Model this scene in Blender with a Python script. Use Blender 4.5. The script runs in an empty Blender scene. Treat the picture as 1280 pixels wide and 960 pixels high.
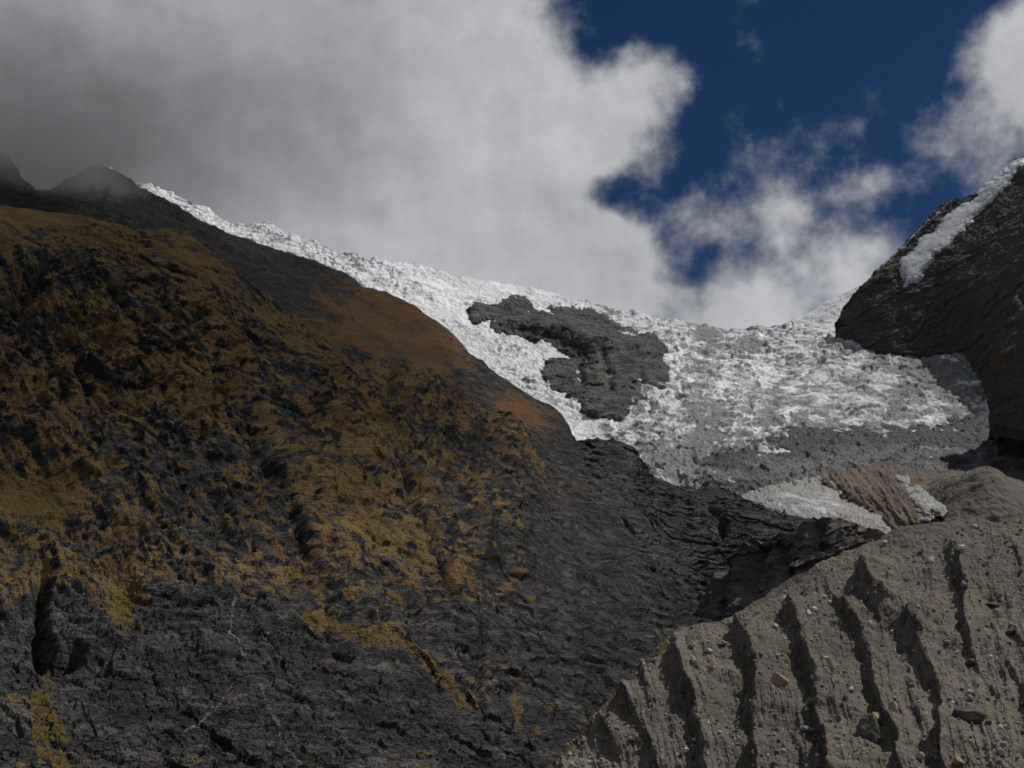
import bpy, bmesh, math, random
import numpy as np
random.seed(7)
rng = np.random.default_rng(11)
f32 = np.float32
C = bpy.context.scene.collection

# ------------------------------------------------------------------ camera
FPX, PITCH = 1400.0, math.radians(18.0)
SP, CP = math.sin(PITCH), math.cos(PITCH)
def ray(px, py):
    """unit-horizontal direction of a photo pixel (world axes, camera at the origin)"""
    a = (np.asarray(px, float) - 640) / FPX
    b = (480 - np.asarray(py, float)) / FPX
    x = a; y = CP - b * SP; z = SP + b * CP
    h = np.sqrt(x * x + y * y)
    return x / h, y / h, z / h
def P3(px, py, D):
    x, y, z = ray(px, py)
    return np.stack([x * D, y * D, z * D], -1)
def project(P):
    x, y, z = P[..., 0], P[..., 1], P[..., 2]
    d = y * CP + z * SP; u = -y * SP + z * CP
    return 640 + FPX * x / d, 480 - FPX * u / d

# ------------------------------------------------------------------ noise
_perm = rng.permutation(256).astype(np.int32); _perm = np.concatenate([_perm, _perm, _perm])
_g = rng.normal(size=(256, 3)); _g = (_g / np.linalg.norm(_g, axis=1)[:, None]).astype(f32)
def perlin(p):
    p = np.asarray(p, dtype=np.float64)
    i = np.floor(p).astype(np.int64); f = (p - i).astype(f32)
    i = (i & 255).astype(np.int32)
    w = f * f * f * (f * (f * 6 - 15) + 10)
    out = np.zeros(p.shape[0], f32)
    for dx in (0, 1):
        wx = w[:, 0] if dx else 1 - w[:, 0]; hx = _perm[i[:, 0] + dx]
        for dy in (0, 1):
            wy = w[:, 1] if dy else 1 - w[:, 1]; hy = _perm[hx + i[:, 1] + dy]
            for dz in (0, 1):
                wz = w[:, 2] if dz else 1 - w[:, 2]
                g = _g[_perm[hy + i[:, 2] + dz]]
                out += wx * wy * wz * (g[:, 0] * (f[:, 0] - dx) + g[:, 1] * (f[:, 1] - dy) + g[:, 2] * (f[:, 2] - dz))
    return out * 1.5
def fbm(p, octv=4, gain=.5, lac=2.03, ridged=False):
    p = np.asarray(p, np.float64); a, tot, out = 1.0, 0.0, 0
    for k in range(octv):
        n = perlin(p + 17.3 * k)
        if ridged: n = 1 - 2 * np.abs(n)
        out = out + a * n; tot += a; a *= gain; p = p * lac
    return out / tot
_g2 = _g[:, :2] / np.linalg.norm(_g[:, :2], axis=1)[:, None]
def fbm2(u, v, octv=4, gain=.55, ridged=False, off=0):
    a, tot, out = 1.0, 0.0, 0
    for k in range(octv):
        x = u + 17.3 * k + off * 3.7; y = v + 9.1 * k + off * 5.3
        ix = np.floor(x).astype(np.int32); iy = np.floor(y).astype(np.int32); fx = (x - ix).astype(f32); fy = (y - iy).astype(f32)
        ix &= 255; iy &= 255; wx = fx * fx * (3 - 2 * fx); wy = fy * fy * (3 - 2 * fy)
        def c(dx, dy):
            g = _g2[_perm[_perm[ix + dx] + iy + dy]]; return g[..., 0] * (fx - dx) + g[..., 1] * (fy - dy)
        n = 1.4 * ((c(0, 0) * (1 - wx) + c(1, 0) * wx) * (1 - wy) + (c(0, 1) * (1 - wx) + c(1, 1) * wx) * wy)
        if ridged: n = 1 - 2 * np.abs(n)
        out = out + a * n; tot += a; a *= gain; u = u * 2.03; v = v * 2.03
    return out / tot
def worley(p, jit=.9):
    """2-D cellular noise: F1, F2 and a random value of the nearest cell"""
    i = np.floor(p).astype(np.int64); n = p.shape[0]
    f1 = np.full(n, 9., f32); f2 = np.full(n, 9., f32); cid = np.zeros(n, f32)
    for dx in (-1, 0, 1):
        for dy in (-1, 0, 1):
            c = i + (dx, dy)
            h = _perm[_perm[(c[:, 0] & 255)] + (c[:, 1] & 255)]
            ox = .5 + jit * (_g[h, 0] * .5); oy = .5 + jit * (_g[h, 1] * .5)
            d = np.sqrt((c[:, 0] + ox - p[:, 0]) ** 2 + (c[:, 1] + oy - p[:, 1]) ** 2).astype(f32)
            nearer = d < f1
            f2 = np.where(nearer, f1, np.minimum(f2, d))
            cid = np.where(nearer, h / 255., cid).astype(f32); f1 = np.where(nearer, d, f1)
    return f1, f2, cid
def facets(p, seed=0, tilt=1.6):
    """angular blocks: every cell is a randomly tilted flat face"""
    i = np.floor(p).astype(np.int64); n = p.shape[0]; f1 = np.full(n, 9., f32); out = np.zeros(n, f32)
    for dx in (-1, 0, 1):
        for dy in (-1, 0, 1):
            c = i + (dx, dy); h = _perm[_perm[((c[:, 0] + seed) & 255)] + (c[:, 1] & 255)]
            vx = (c[:, 0] + .5 + .45 * _g[h, 0] - p[:, 0]).astype(f32); vy = (c[:, 1] + .5 + .45 * _g[h, 1] - p[:, 1]).astype(f32)
            d = vx * vx + vy * vy; m = d < f1; h2 = _perm[h + 7]
            out = np.where(m, h / 255. - .5 + tilt * .5 * (_g[h2, 0] * vx + _g[h2, 1] * vy), out).astype(f32); f1 = np.where(m, d, f1)
    return out
def sstep(a, b, x):
    t = np.clip((x - a) / (b - a), 0, 1); return t * t * (3 - 2 * t)

class Depth:
    """thin-plate surface: horizontal distance in metres for a direction, from surveyed points"""
    def __init__(s, pts):
        a = np.array(pts, float); s.c = a[:, :2] / 400; n = len(a)
        r = np.linalg.norm(s.c[:, None] - s.c[None], axis=2)
        K = r * r * np.log(r + 1e-9); Pm = np.c_[np.ones(n), s.c]
        M = np.zeros((n + 3, n + 3)); M[:n, :n] = K + 1e-4 * np.eye(n); M[:n, n:] = Pm; M[n:, :n] = Pm.T
        s.w = np.linalg.solve(M, np.r_[np.log(a[:, 2]), 0, 0, 0])
        s.lo, s.hi = a[:, 2].min() * .9, a[:, 2].max() * 1.1
    def __call__(s, px, py):
        px = np.asarray(px, float); sh = px.shape
        q = np.stack([px.ravel(), np.asarray(py, float).ravel()], 1) / 400
        out = s.w[-3] + q @ s.w[-2:]
        for k in range(len(s.c)):
            r2 = ((q - s.c[k]) ** 2).sum(1); out += s.w[k] * .5 * r2 * np.log(r2 + 1e-12)
        return np.clip(np.exp(out), s.lo, s.hi).reshape(sh)

def resample(poly, n):
    a = np.array(poly, float); d = np.r_[0, np.cumsum(np.linalg.norm(np.diff(a, axis=0), axis=1))]
    t = np.linspace(0, d[-1], n)
    return np.stack([np.interp(t, d, a[:, 0]), np.interp(t, d, a[:, 1])], 1)
def polydist(px, py, poly):
    """distance to an open polyline and position (0-1) along it"""
    a = np.array(poly, float); best = np.full(px.shape, 1e9); par = np.zeros(px.shape)
    L = np.r_[0, np.cumsum(np.linalg.norm(np.diff(a, axis=0), axis=1))]
    for k in range(len(a) - 1):
        e = a[k + 1] - a[k]; t = np.clip(((px - a[k, 0]) * e[0] + (py - a[k, 1]) * e[1]) / (e @ e), 0, 1)
        d = np.hypot(px - a[k, 0] - t * e[0], py - a[k, 1] - t * e[1])
        m = d < best; best = np.where(m, d, best); par = np.where(m, (L[k] + t * (L[k + 1] - L[k])) / L[-1], par)
    return best, par
def polysd(px, py, poly):
    d, _ = polydist(px, py, list(poly) + [poly[0]]); a = np.array(poly, float); ins = np.zeros(px.shape, bool)
    for k in range(len(a)):
        x0, y0 = a[k]; x1, y1 = a[(k + 1) % len(a)]
        if y0 == y1: continue
        ins ^= ((y0 > py) != (y1 > py)) & (px < (x1 - x0) * (py - y0) / (y1 - y0) + x0)
    return np.where(ins, d, -d)
def grid_normals(P):
    du = np.gradient(P, axis=1); dv = np.gradient(P, axis=0)
    n = np.cross(du, dv); n /= np.linalg.norm(n, axis=2, keepdims=True) + 1e-9
    v = -P / np.linalg.norm(P, axis=2, keepdims=True)
    s = np.sign((n * v).sum(2, keepdims=True)); s[s == 0] = 1
    return n * s
def blur(a, n=1):
    for _ in range(n):
        b = np.pad(a, 1, mode='edge')
        a = (b[:-2, 1:-1] + b[2:, 1:-1] + b[1:-1, :-2] + b[1:-1, 2:] + 2 * a) / 6
    return a

# ------------------------------------------------------------------ objects
def link_mesh(name, verts, faces, mat, attrs=None, smooth=False):
    me = bpy.data.meshes.new(name); nv, nf = len(verts), len(faces); k = faces.shape[1]
    me.vertices.add(nv); me.vertices.foreach_set('co', np.ascontiguousarray(verts, f32).ravel())
    me.loops.add(nf * k); me.loops.foreach_set('vertex_index', np.ascontiguousarray(faces, np.int32).ravel())
    me.polygons.add(nf); me.polygons.foreach_set('loop_start', np.arange(0, nf * k, k, dtype=np.int32))
    me.polygons.foreach_set('use_smooth', np.full(nf, smooth))
    me.update(calc_edges=True)
    for n, v in (attrs or {}).items():
        at = me.attributes.new(n, 'FLOAT', 'POINT'); at.data.foreach_set('value', np.ascontiguousarray(v, f32).ravel())
    me.materials.append(mat)
    o = bpy.data.objects.new(name, me); C.objects.link(o)
    return o
def gridfaces(nv, nu, keep=None):
    idx = np.arange(nv * nu).reshape(nv, nu)
    F = np.stack([idx[:-1, :-1], idx[:-1, 1:], idx[1:, 1:], idx[1:, :-1]], -1)
    if keep is not None:
        kf = keep[:-1, :-1] | keep[:-1, 1:] | keep[1:, 1:] | keep[1:, :-1]; F = F[kf]
    return F.reshape(-1, 4)
def structure(o, label, cat):
    o['kind'] = 'structure'; o['label'] = label; o['category'] = cat; return o
def tag(o, label, cat, group=None, kind=None):
    o['label'] = label; o['category'] = cat
    if group: o['group'] = group
    if kind: o['kind'] = kind
    return o

class Land:
    """a landform: rows run from its foot up to its ridge, then over the ridge and down the far side"""
    def __init__(s, bottom, top, nu, nv, D, back=8, back_step=60, back_drop=.75, fold=0, curve=1.0):
        b, t = resample(bottom, nu), resample(top, nu)
        v = np.linspace(0, 1, nv)[:, None, None] ** curve
        px = b[None] * (1 - v) + t[None] * v
        s.px, s.py = px[..., 0], px[..., 1]
        s.v = np.broadcast_to(v[..., 0], s.px.shape)
        Dm = D(s.px, s.py); P = P3(s.px, s.py, Dm)
        rows = [P]
        if fold:
            q = P3(s.px[0], s.py[0] + 6, Dm[0] + fold); rows.insert(0, q[None]); s._pad(1, 0)
        rx, ry, _ = ray(s.px[-1], s.py[-1])
        for k in range(1, back + 1):
            q = P[-1].copy(); dd = back_step * k * (1 + .25 * k) * .35
            q[:, 0] += rx * dd; q[:, 1] += ry * dd; q[:, 2] -= dd * back_drop
            rows.append(q[None])
        s._pad(0, back)
        s.P = np.concatenate(rows); s.N = grid_normals(s.P); s.nback = back
    def _pad(s, a, b):
        for n in ('px', 'py', 'v'):
            setattr(s, n, np.pad(getattr(s, n), ((a, b), (0, 0)), mode='edge'))
    @property
    def shape(s): return s.px.shape
    def pts(s, sc=1.0): return s.P.reshape(-1, 3) / sc
    def noise(s, sc, octv=4, gain=.5, ridged=False, off=0, aniso=(1, 1, 1), rot=None):
        q = s.P.reshape(-1, 3)
        if rot is not None: q = q @ rot.T
        return fbm(q / (np.array(aniso) * sc) + off, octv, gain, ridged=ridged).reshape(s.shape)
    def blocks(s, w, hgt, ang=-22., seed=0, warp=.35, tilt=1.6):
        q = s.P.reshape(-1, 3); a = math.radians(ang); c_, s_ = math.cos(a), math.sin(a)
        u = q[:, 0] * c_ + q[:, 2] * s_ + .35 * q[:, 1]; v = -q[:, 0] * s_ + q[:, 2] * c_ + .12 * q[:, 1]
        wv = fbm(q / (w * 2.2) + seed, 3); wu = fbm(q / (w * 2.2) + seed + 50, 3)
        return facets(np.stack([u / w + warp * wu * 2, v / hgt + warp * wv * 2], 1), seed, tilt).reshape(s.shape)
    def push(s, h): s.P = s.P + s.N * np.asarray(h)[..., None]
    def renormal(s): s.N = grid_normals(s.P)
    def build(s, name, mat, attrs, smooth=False):
        return link_mesh(name, s.P.reshape(-1, 3), gridfaces(*s.shape), mat, attrs, smooth)
class Patch(Land):
    """something lying on or standing out of a landform, its rim sunk into that landform"""
    def __init__(s, poly, D, thick, edge, step=1.3, warp=3., sink=35, wsc=14., lean=0):
        a = np.array(poly, float); m = 8
        gx = np.arange(a[:, 0].min() - m, a[:, 0].max() + m, step); gy = np.arange(a[:, 1].max() + m, a[:, 1].min() - m, -step)
        s.px, s.py = np.meshgrid(gx, gy)
        w = fbm(np.stack([s.px.ravel() / wsc, s.py.ravel() / wsc, np.full(s.px.size, 3.3)], 1), 4, .6).reshape(s.px.shape)
        s.sd = polysd(s.px, s.py, poly) + warp * w * 2
        base = D(s.px, s.py)
        up = thick * sstep(0, edge, s.sd) if np.isscalar(thick) else thick(s.px, s.py) * sstep(0, edge, s.sd)
        Dm = base - up - 6 + sink * np.clip(-s.sd / 4, 0, 1.6)
        s.keep = s.sd > -5; s.v = np.clip(s.sd / edge, 0, 1)
        s.P = P3(s.px, s.py, Dm); s.N = grid_normals(s.P); s.nback = 0
    def build(s, name, mat, attrs, smooth=False):
        F = gridfaces(*s.shape, keep=s.keep); u, inv = np.unique(F, return_inverse=True)
        return link_mesh(name, s.P.reshape(-1, 3)[u], inv.reshape(F.shape), mat, {k: v.ravel()[u] for k, v in attrs.items()}, smooth)

# ------------------------------------------------------------------ materials
class NT:
    def __init__(s, tree): s.t = tree; s.n = tree.nodes; s.l = tree.links; s.n.clear()
    def node(s, ty, **kw):
        n = s.n.new(ty)
        for k, v in kw.items(): setattr(n, k, v)
        return n
    def put(s, sock, v):
        if v is None: return
        if hasattr(v, 'is_linked'): s.l.new(v, sock)
        else:
            if sock.type == 'RGBA' and not np.isscalar(v) and len(v) == 3: v = (*v, 1)
            sock.default_value = v
    def math(s, op, a, b=None, c=None, clamp=False):
        n = s.node('ShaderNodeMath', operation=op, use_clamp=clamp)
        for k, v in enumerate((a, b, c)):
            if v is not None: s.put(n.inputs[k], v)
        return n.outputs[0]
    def vmath(s, op, a, b=None, scale=None):
        n = s.node('ShaderNodeVectorMath', operation=op); s.put(n.inputs[0], a)
        if b is not None: s.put(n.inputs[1], b)
        if scale is not None: s.put(n.inputs['Scale'], scale)
        return n.outputs['Value'] if op in ('DOT_PRODUCT', 'LENGTH', 'DISTANCE') else n.outputs[0]
    def mix(s, fac, a, b, blend='MIX'):
        n = s.node('ShaderNodeMix', data_type='RGBA', blend_type=blend)
        s.put(n.inputs[0], fac); s.put(n.inputs[6], a); s.put(n.inputs[7], b); return n.outputs[2]
    def noise(s, vec, scale, detail=4., rough=.55, dist=0., col=False):
        n = s.node('ShaderNodeTexNoise'); s.put(n.inputs['Vector'], vec)
        n.inputs['Scale'].default_value = scale; n.inputs['Detail'].default_value = detail
        n.inputs['Roughness'].default_value = rough; n.inputs['Distortion'].default_value = dist
        return n.outputs['Color' if col else 'Fac']
    def voro(s, vec, scale, out='Distance', feature='F1'):
        n = s.node('ShaderNodeTexVoronoi', feature=feature); s.put(n.inputs['Vector'], vec); n.inputs['Scale'].default_value = scale
        return n.outputs[out]
    def rng(s, v, a, b, c=0., d=1., smooth=True):
        n = s.node('ShaderNodeMapRange'); n.interpolation_type = 'SMOOTHSTEP' if smooth else 'LINEAR'
        s.put(n.inputs[0], v)
        for k, q in zip((1, 2, 3, 4), (a, b, c, d)): s.put(n.inputs[k], q)
        return n.outputs[0]
    def attr(s, name):
        return s.node('ShaderNodeAttribute', attribute_name=name).outputs['Fac']
    def mapping(s, vec, rot=(0, 0, 0), scale=(1, 1, 1)):
        n = s.node('ShaderNodeMapping'); s.put(n.inputs[0], vec); n.inputs['Rotation'].default_value = rot; n.inputs['Scale'].default_value = scale
        return n.outputs[0]
def material(name):
    m = bpy.data.materials.new(name); m.use_nodes = True; t = NT(m.node_tree)
    out = t.node('ShaderNodeOutputMaterial'); b = t.node('ShaderNodeBsdfPrincipled'); t.l.new(b.outputs[0], out.inputs[0])
    pos = t.node('ShaderNodeTexCoord').outputs['Object']
    return m, t, b, pos
def finish(t, b, col, height, dist, strength=1., rough=.9, spec=.25):
    t.put(b.inputs['Base Color'], col); t.put(b.inputs['Roughness'], rough); t.put(b.inputs['Specular IOR Level'], spec)
    n = t.node('ShaderNodeBump'); n.inputs['Distance'].default_value = dist; n.inputs['Strength'].default_value = strength
    t.put(n.inputs['Height'], height); t.l.new(n.outputs[0], b.inputs['Normal'])

def mat_slope(name, rock_a, rock_b, grass_a, grass_b, shrub, pale=(.2, .185, .17), bed=(0, math.radians(-22), 0)):
    m, t, b, pos = material(name)
    bedv = t.mapping(pos, rot=bed, scale=(.12, .2, 1.))
    strata = t.noise(bedv, .16, 5, .65); mid = t.noise(pos, .07, 5, .65); fine = t.noise(pos, .45, 4, .72)
    rock = t.mix(t.rng(strata, .36, .64), rock_a, rock_b)
    rock = t.mix(t.rng(mid, .3, .7, .55, 1.25, False), (0, 0, 0), rock, 'MIX')
    jv = t.vmath('ADD', t.mapping(pos, rot=bed, scale=(.35, .5, 1.)), t.vmath('SCALE', t.vmath('SUBTRACT', t.noise(pos, .05, 4, .6, col=True), (.5, .5, .5)), scale=14.))
    j1 = t.rng(t.voro(jv, .13, 'Distance', 'DISTANCE_TO_EDGE'), .0, .07); j2 = t.rng(t.voro(jv, .45, 'Distance', 'DISTANCE_TO_EDGE'), .0, .09)
    joint = t.math('MULTIPLY', j1, t.math('ADD', t.math('MULTIPLY', j2, .5), .5))
    cell = t.node('ShaderNodeSeparateColor'); t.put(cell.inputs[0], t.voro(jv, .13, 'Color'))
    rock = t.mix(1., rock, t.mix(cell.outputs[0], (.62, .62, .64), (1.3, 1.27, 1.22)), 'MULTIPLY')
    rock = t.mix(t.math('MULTIPLY', t.math('SUBTRACT', 1., joint), .7), rock, tuple(.3 * c for c in rock_a))
    crack = t.rng(t.noise(t.mapping(pos, rot=bed, scale=(.25, .3, 1)), .3, 5, .7), .38, .47)
    rock = t.mix(t.math('MULTIPLY', t.math('SUBTRACT', 1., crack), .55), rock, tuple(.35 * c for c in rock_a))
    g = t.math('ADD', t.attr('grass'), t.math('MULTIPLY', t.math('SUBTRACT', mid, .5), .9))
    g = t.math('ADD', g, t.math('MULTIPLY', t.math('SUBTRACT', fine, .5), .55))
    gm = t.rng(g, .42, .6)
    gcol = t.mix(t.rng(t.noise(pos, .03, 4, .6), .35, .65), grass_a, grass_b)
    gcol = t.mix(t.rng(t.math('ADD', t.attr('heath'), t.math('SUBTRACT', mid, .5)), .3, .75), gcol, (.078, .05, .026))
    gcol = t.mix(t.attr('olive'), gcol, (.11, .085, .016))
    gcol = t.mix(t.rng(fine, .25, .75, .5, 0.), gcol, (.04, .024, .008))
    col = t.mix(gm, rock, gcol)
    s = t.math('ADD', t.attr('shrub'), t.math('MULTIPLY', t.math('SUBTRACT', t.noise(pos, .11, 4, .7), .5), 1.1))
    col = t.mix(t.rng(s, .45, .58), col, shrub)
    p = t.math('ADD', t.attr('pale'), t.math('MULTIPLY', t.math('SUBTRACT', t.noise(pos, .25, 5, .75), .5), .9))
    col = t.mix(t.math('MULTIPLY', t.rng(p, .45, .75), .85), col, pale)
    h = t.math('ADD', t.math('ADD', t.math('MULTIPLY', strata, .8), t.math('MULTIPLY', joint, .3)), t.math('ADD', t.math('MULTIPLY', mid, .9), t.math('MULTIPLY', fine, .5)))
    finish(t, b, col, h, 5.5, .9)
    return m
def mat_ice(name, ice=(.7, .715, .735), dirt=(.2, .2, .2), snow=(.88, .9, .92), bump=9.):
    m, t, b, pos = material(name)
    st = t.mapping(pos, scale=(1, 1, .55))
    n1 = t.noise(st, .006, 5, .6); n2 = t.noise(st, .035, 6, .7); n3 = t.noise(st, .14, 4, .7)
    d = t.math('ADD', t.attr('dirt'), t.math('ADD', t.math('MULTIPLY', t.math('SUBTRACT', n2, .5), 1.4), t.math('MULTIPLY', t.math('SUBTRACT', n3, .5), .7)))
    col = t.mix(t.rng(d, .25, 1.0), ice, dirt)
    sn = t.math('ADD', t.attr('snow'), t.math('ADD', t.math('MULTIPLY', t.math('SUBTRACT', n1, .5), 1.2), t.math('MULTIPLY', t.math('SUBTRACT', n3, .5), .9)))
    col = t.mix(t.rng(sn, .5, .75), col, snow)
    finish(t, b, col, t.math('ADD', n2, t.math('MULTIPLY', n3, .7)), bump, .9, .55, .3)
    return m
def mat_rubble(name, a, bcol, dark, spk=.15, stain=(.15, .1, .055)):
    m, t, b, pos = material(name)
    n1 = t.noise(pos, .02, 5, .6); n2 = t.noise(pos, .16, 6, .7); n3 = t.noise(pos, .9, 4, .7)
    col = t.mix(t.rng(n1, .35, .65), a, bcol)
    col = t.mix(t.math('MULTIPLY', t.rng(n2, .42, .7), .6), col, dark)
    col = t.mix(t.rng(t.math('ADD', t.attr('stain'), t.math('MULTIPLY', t.math('SUBTRACT', n2, .5), .8)), .35, .75), col, stain)
    col = t.mix(t.rng(t.math('ADD', t.attr('shade_damp'), t.math('MULTIPLY', t.math('SUBTRACT', n2, .5), 1.3)), .4, .8), col, dark)  # dark colour by mask; on the moraine it paints rib shade
    col = t.mix(t.rng(t.math('ADD', t.attr('olive'), t.math('MULTIPLY', t.math('SUBTRACT', n2, .5), .8)), .4, .6), col, (.075, .062, .014))
    v = t.voro(pos, .55)
    col = t.mix(t.math('MULTIPLY', t.rng(v, .18, .3, 1., 0.), t.rng(t.noise(pos, .06, 3), .5, .6, 0., spk * 5)), col, (.3, .29, .27))
    col = t.mix(t.rng(n3, .3, .75, .45, 0.), col, tuple(.45 * c for c in dark))
    finish(t, b, col, t.math('ADD', n2, t.math('MULTIPLY', n3, .5)), 1.8, .9)
    return m
def mat_rock(name, a, bcol, dist=8., sc=1.):
    m, t, b, pos = material(name)
    n1 = t.noise(pos, .012 * sc, 5, .6); n2 = t.noise(t.mapping(pos, rot=(0, .3, 0), scale=(.3, .3, 1)), .06 * sc, 6, .68); n3 = t.noise(pos, .2 * sc, 5, .7)
    col = t.mix(t.rng(n2, .36, .66), a, bcol)
    col = t.mix(t.rng(n3, .3, .7, .6, 0.), col, tuple(.4 * c for c in a))
    col = t.mix(t.rng(t.math('ADD', t.attr('brown'), t.math('MULTIPLY', t.math('SUBTRACT', n1, .5), 1.)), .35, .8), col, (.11, .068, .036))
    col = t.mix(t.rng(t.math('ADD', t.attr('snow'), t.math('MULTIPLY', t.math('SUBTRACT', n3, .5), .9)), .5, .65), col, (.82, .83, .85))
    finish(t, b, col, t.math('ADD', n2, t.math('MULTIPLY', n3, .7)), dist, .9)
    return m

M_slope = mat_slope('grassy_rock', (.034, .034, .036), (.1, .097, .096), (.155, .088, .03), (.23, .155, .055), (.016, .016, .013))
M_ridge = mat_slope('ridge_rock', (.036, .034, .033), (.068, .062, .058), (.15, .075, .028), (.17, .09, .035), (.02, .019, .017))
M_ice = mat_ice('glacier_ice')
M_snow = mat_ice('firn', (.45, .47, .5), (.22, .215, .205), (.62, .645, .69), 3.)
M_debris_ice = mat_ice('debris_ice', (.145, .145, .145), (.05, .05, .05), (.26, .26, .26), 9.)
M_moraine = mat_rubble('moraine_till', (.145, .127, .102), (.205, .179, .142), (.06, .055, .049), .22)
M_shelf = mat_rubble('shelf_debris', (.13, .118, .1), (.165, .15, .13), (.07, .066, .06), .1)
M_mound = mat_rubble('brown_earth', (.13, .1, .075), (.17, .135, .1), (.08, .065, .05), .05)
M_outcrop = mat_rock('outcrop_rock', (.05, .048, .046), (.165, .158, .15))
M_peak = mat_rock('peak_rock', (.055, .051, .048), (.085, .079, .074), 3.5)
M_cliff = mat_rock('cliff_rock', (.11, .1, .09), (.21, .185, .165), 5., 1.6)
def mat_chips():
    m, t, b, pos = material('rubble_chips')
    r = t.node('ShaderNodeNewGeometry').outputs['Random Per Island']
    col = t.mix(t.rng(r, .2, .6), (.08, .075, .068), (.19, .175, .155)); col = t.mix(t.rng(r, .72, .95), col, (.46, .45, .43))
    finish(t, b, col, t.noise(pos, 2., 4), .2, .6); return m
M_chips = mat_chips()
M_ground = mat_rubble('valley_gravel', (.17, .155, .135), (.2, .18, .15), (.09, .085, .08), .2)

def rotz_y(a):
    c, s_ = math.cos(a), math.sin(a); return np.array([[c, 0, s_], [0, 1, 0], [-s_, 0, c]])

# ------------------------------------------------------------------ survey of the landforms
D_ridge = Depth([(-60, 180, 1900), (120, 211, 2000), (300, 298, 2180), (450, 355, 2250), (560, 412, 2200), (650, 490, 2120), (715, 557, 2060), (780, 620, 2000),
                 (-60, 320, 1640), (210, 380, 1640), (300, 430, 1700), (400, 480, 1740), (500, 530, 1760), (600, 590, 1780), (715, 640, 1800)])
front_top_hidden = [(490, 458), (560, 500), (640, 545), (700, 575)]
D_front = Depth([(-60, 1010, 430), (200, 1010, 445), (450, 1010, 470), (690, 1010, 540), (900, 850, 900), (1110, 760, 1150),
                 (-60, 800, 590), (200, 800, 610), (450, 800, 690), (650, 800, 850), (800, 800, 1080), (870, 785, 1250),
                 (-60, 600, 900), (200, 600, 940), (450, 600, 1120), (620, 640, 1330), (780, 680, 1530), (900, 680, 1600), (1050, 670, 1660),
                 (-60, 245, 1500), (100, 272, 1560), (210, 297, 1430), (300, 355, 1430), (400, 425, 1560), (345, 392, 1490),
                 (760, 556, 2080), (790, 560, 2080), (840, 615, 1900), (935, 628, 1850), (1060, 655, 1800)]
                + [(x, y, float(D_ridge(x, y)) + 45) for x, y in front_top_hidden])
D_ice = Depth([(120, 212, 3300), (300, 282, 3300), (450, 326, 3200), (620, 355, 3300), (770, 392, 3400), (940, 415, 3400), (1070, 362, 3400), (1300, 340, 3200),
               (460, 380, 2900), (600, 450, 2800), (715, 560, 2400), (790, 540, 2450), (890, 610, 1990), (800, 610, 2020), (960, 500, 2750), (1100, 470, 2900),
               (1240, 500, 2780), (1240, 540, 2580), (1000, 555, 2350), (1300, 560, 2480), (1100, 690, 1900), (900, 690, 1850), (450, 500, 2600), (600, 620, 2300)])
D_peak = Depth([(x, y, float(D_ice(x, y)) - 30) for x, y in ((1046, 425), (1100, 440), (1160, 448), (1200, 445), (1225, 468), (1250, 530))] + [(1340, 600, 2250),
                (1070, 368, 3150), (1145, 290, 3240), (1215, 246, 3240), (1280, 205, 3180), (1400, 105, 3050), (1200, 340, 3020), (1300, 400, 2700), (1100, 380, 3080)])
D_moraine = Depth([(660, 1030, 385), (1520, 1030, 300), (1520, 615, 520), (900, 1030, 360), (1100, 1030, 335), (1340, 1030, 310), (690, 955, 410), (760, 880, 425), (850, 792, 455), (960, 745, 475),
                   (1100, 675, 505), (1280, 640, 525), (1340, 630, 530), (850, 960, 378), (1100, 960, 356), (1280, 960, 336), (1100, 820, 425), (1280, 800, 430)])
D_shelf = Depth([(870, 600, 2000), (1000, 570, 2080), (1150, 565, 2120), (1350, 565, 2050), (880, 720, 1600), (1100, 720, 1560), (1350, 710, 1480), (1000, 640, 1800), (1200, 640, 1720)])

# ------------------------------------------------------------------ rear dark ridge
L = Land([(-200, 330), (210, 390), (300, 455), (400, 505), (500, 545), (600, 605), (715, 650), (770, 660)],
         [(-200, 150), (-30, 182), (0, 197), (14, 210), (24, 226), (45, 240), (62, 240), (78, 230), (95, 222), (120, 211), (150, 226), (180, 243), (215, 257), (250, 277), (300, 300), (350, 318),
          (400, 334), (438, 349), (452, 360), (482, 367), (520, 387), (558, 412), (580, 436), (610, 465), (650, 491), (690, 511), (704, 530), (717, 560), (760, 610)],
         560, 260, D_ridge)
gr = np.exp(-((L.px - 450) / 90) ** 2 - ((L.py - 400) / 55) ** 2) + 1.0 * np.exp(-((L.px - 540) / 60) ** 2 - ((L.py - 440) / 45) ** 2) + np.exp(-((L.px - 650) / 60) ** 2 - ((L.py - 512) / 30) ** 2)
calm = np.clip(1 - .65 * gr, .25, 1)
bed = rotz_y(math.radians(-22))
L.push(14 * L.noise(160, 3, ridged=True) * calm + 5 * L.noise(30, 4, .6, ridged=True) * calm + 2.2 * L.noise(10, 4, .6, aniso=(4, 4, 1), rot=bed) * calm)
L.renormal()
structure(L.build('rear_ridge', M_ridge, {'grass': np.clip(gr * .62, 0, .66) - .1 + .8 * L.noise(60, 6, .68, off=12., aniso=(1.6, 1.6, 1)) + .17 * sstep(300, 360, L.py) + .03, 'olive': np.zeros(L.shape), 'shrub': np.full(L.shape, .05) + .3 * (L.py < 320), 'pale': np.full(L.shape, -.2), 'heath': .45 + .8 * L.noise(70, 4, .6, off=14.)}),
          'dark rocky ridge descending from the cloud behind the grassy slope', 'ridge')

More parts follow.
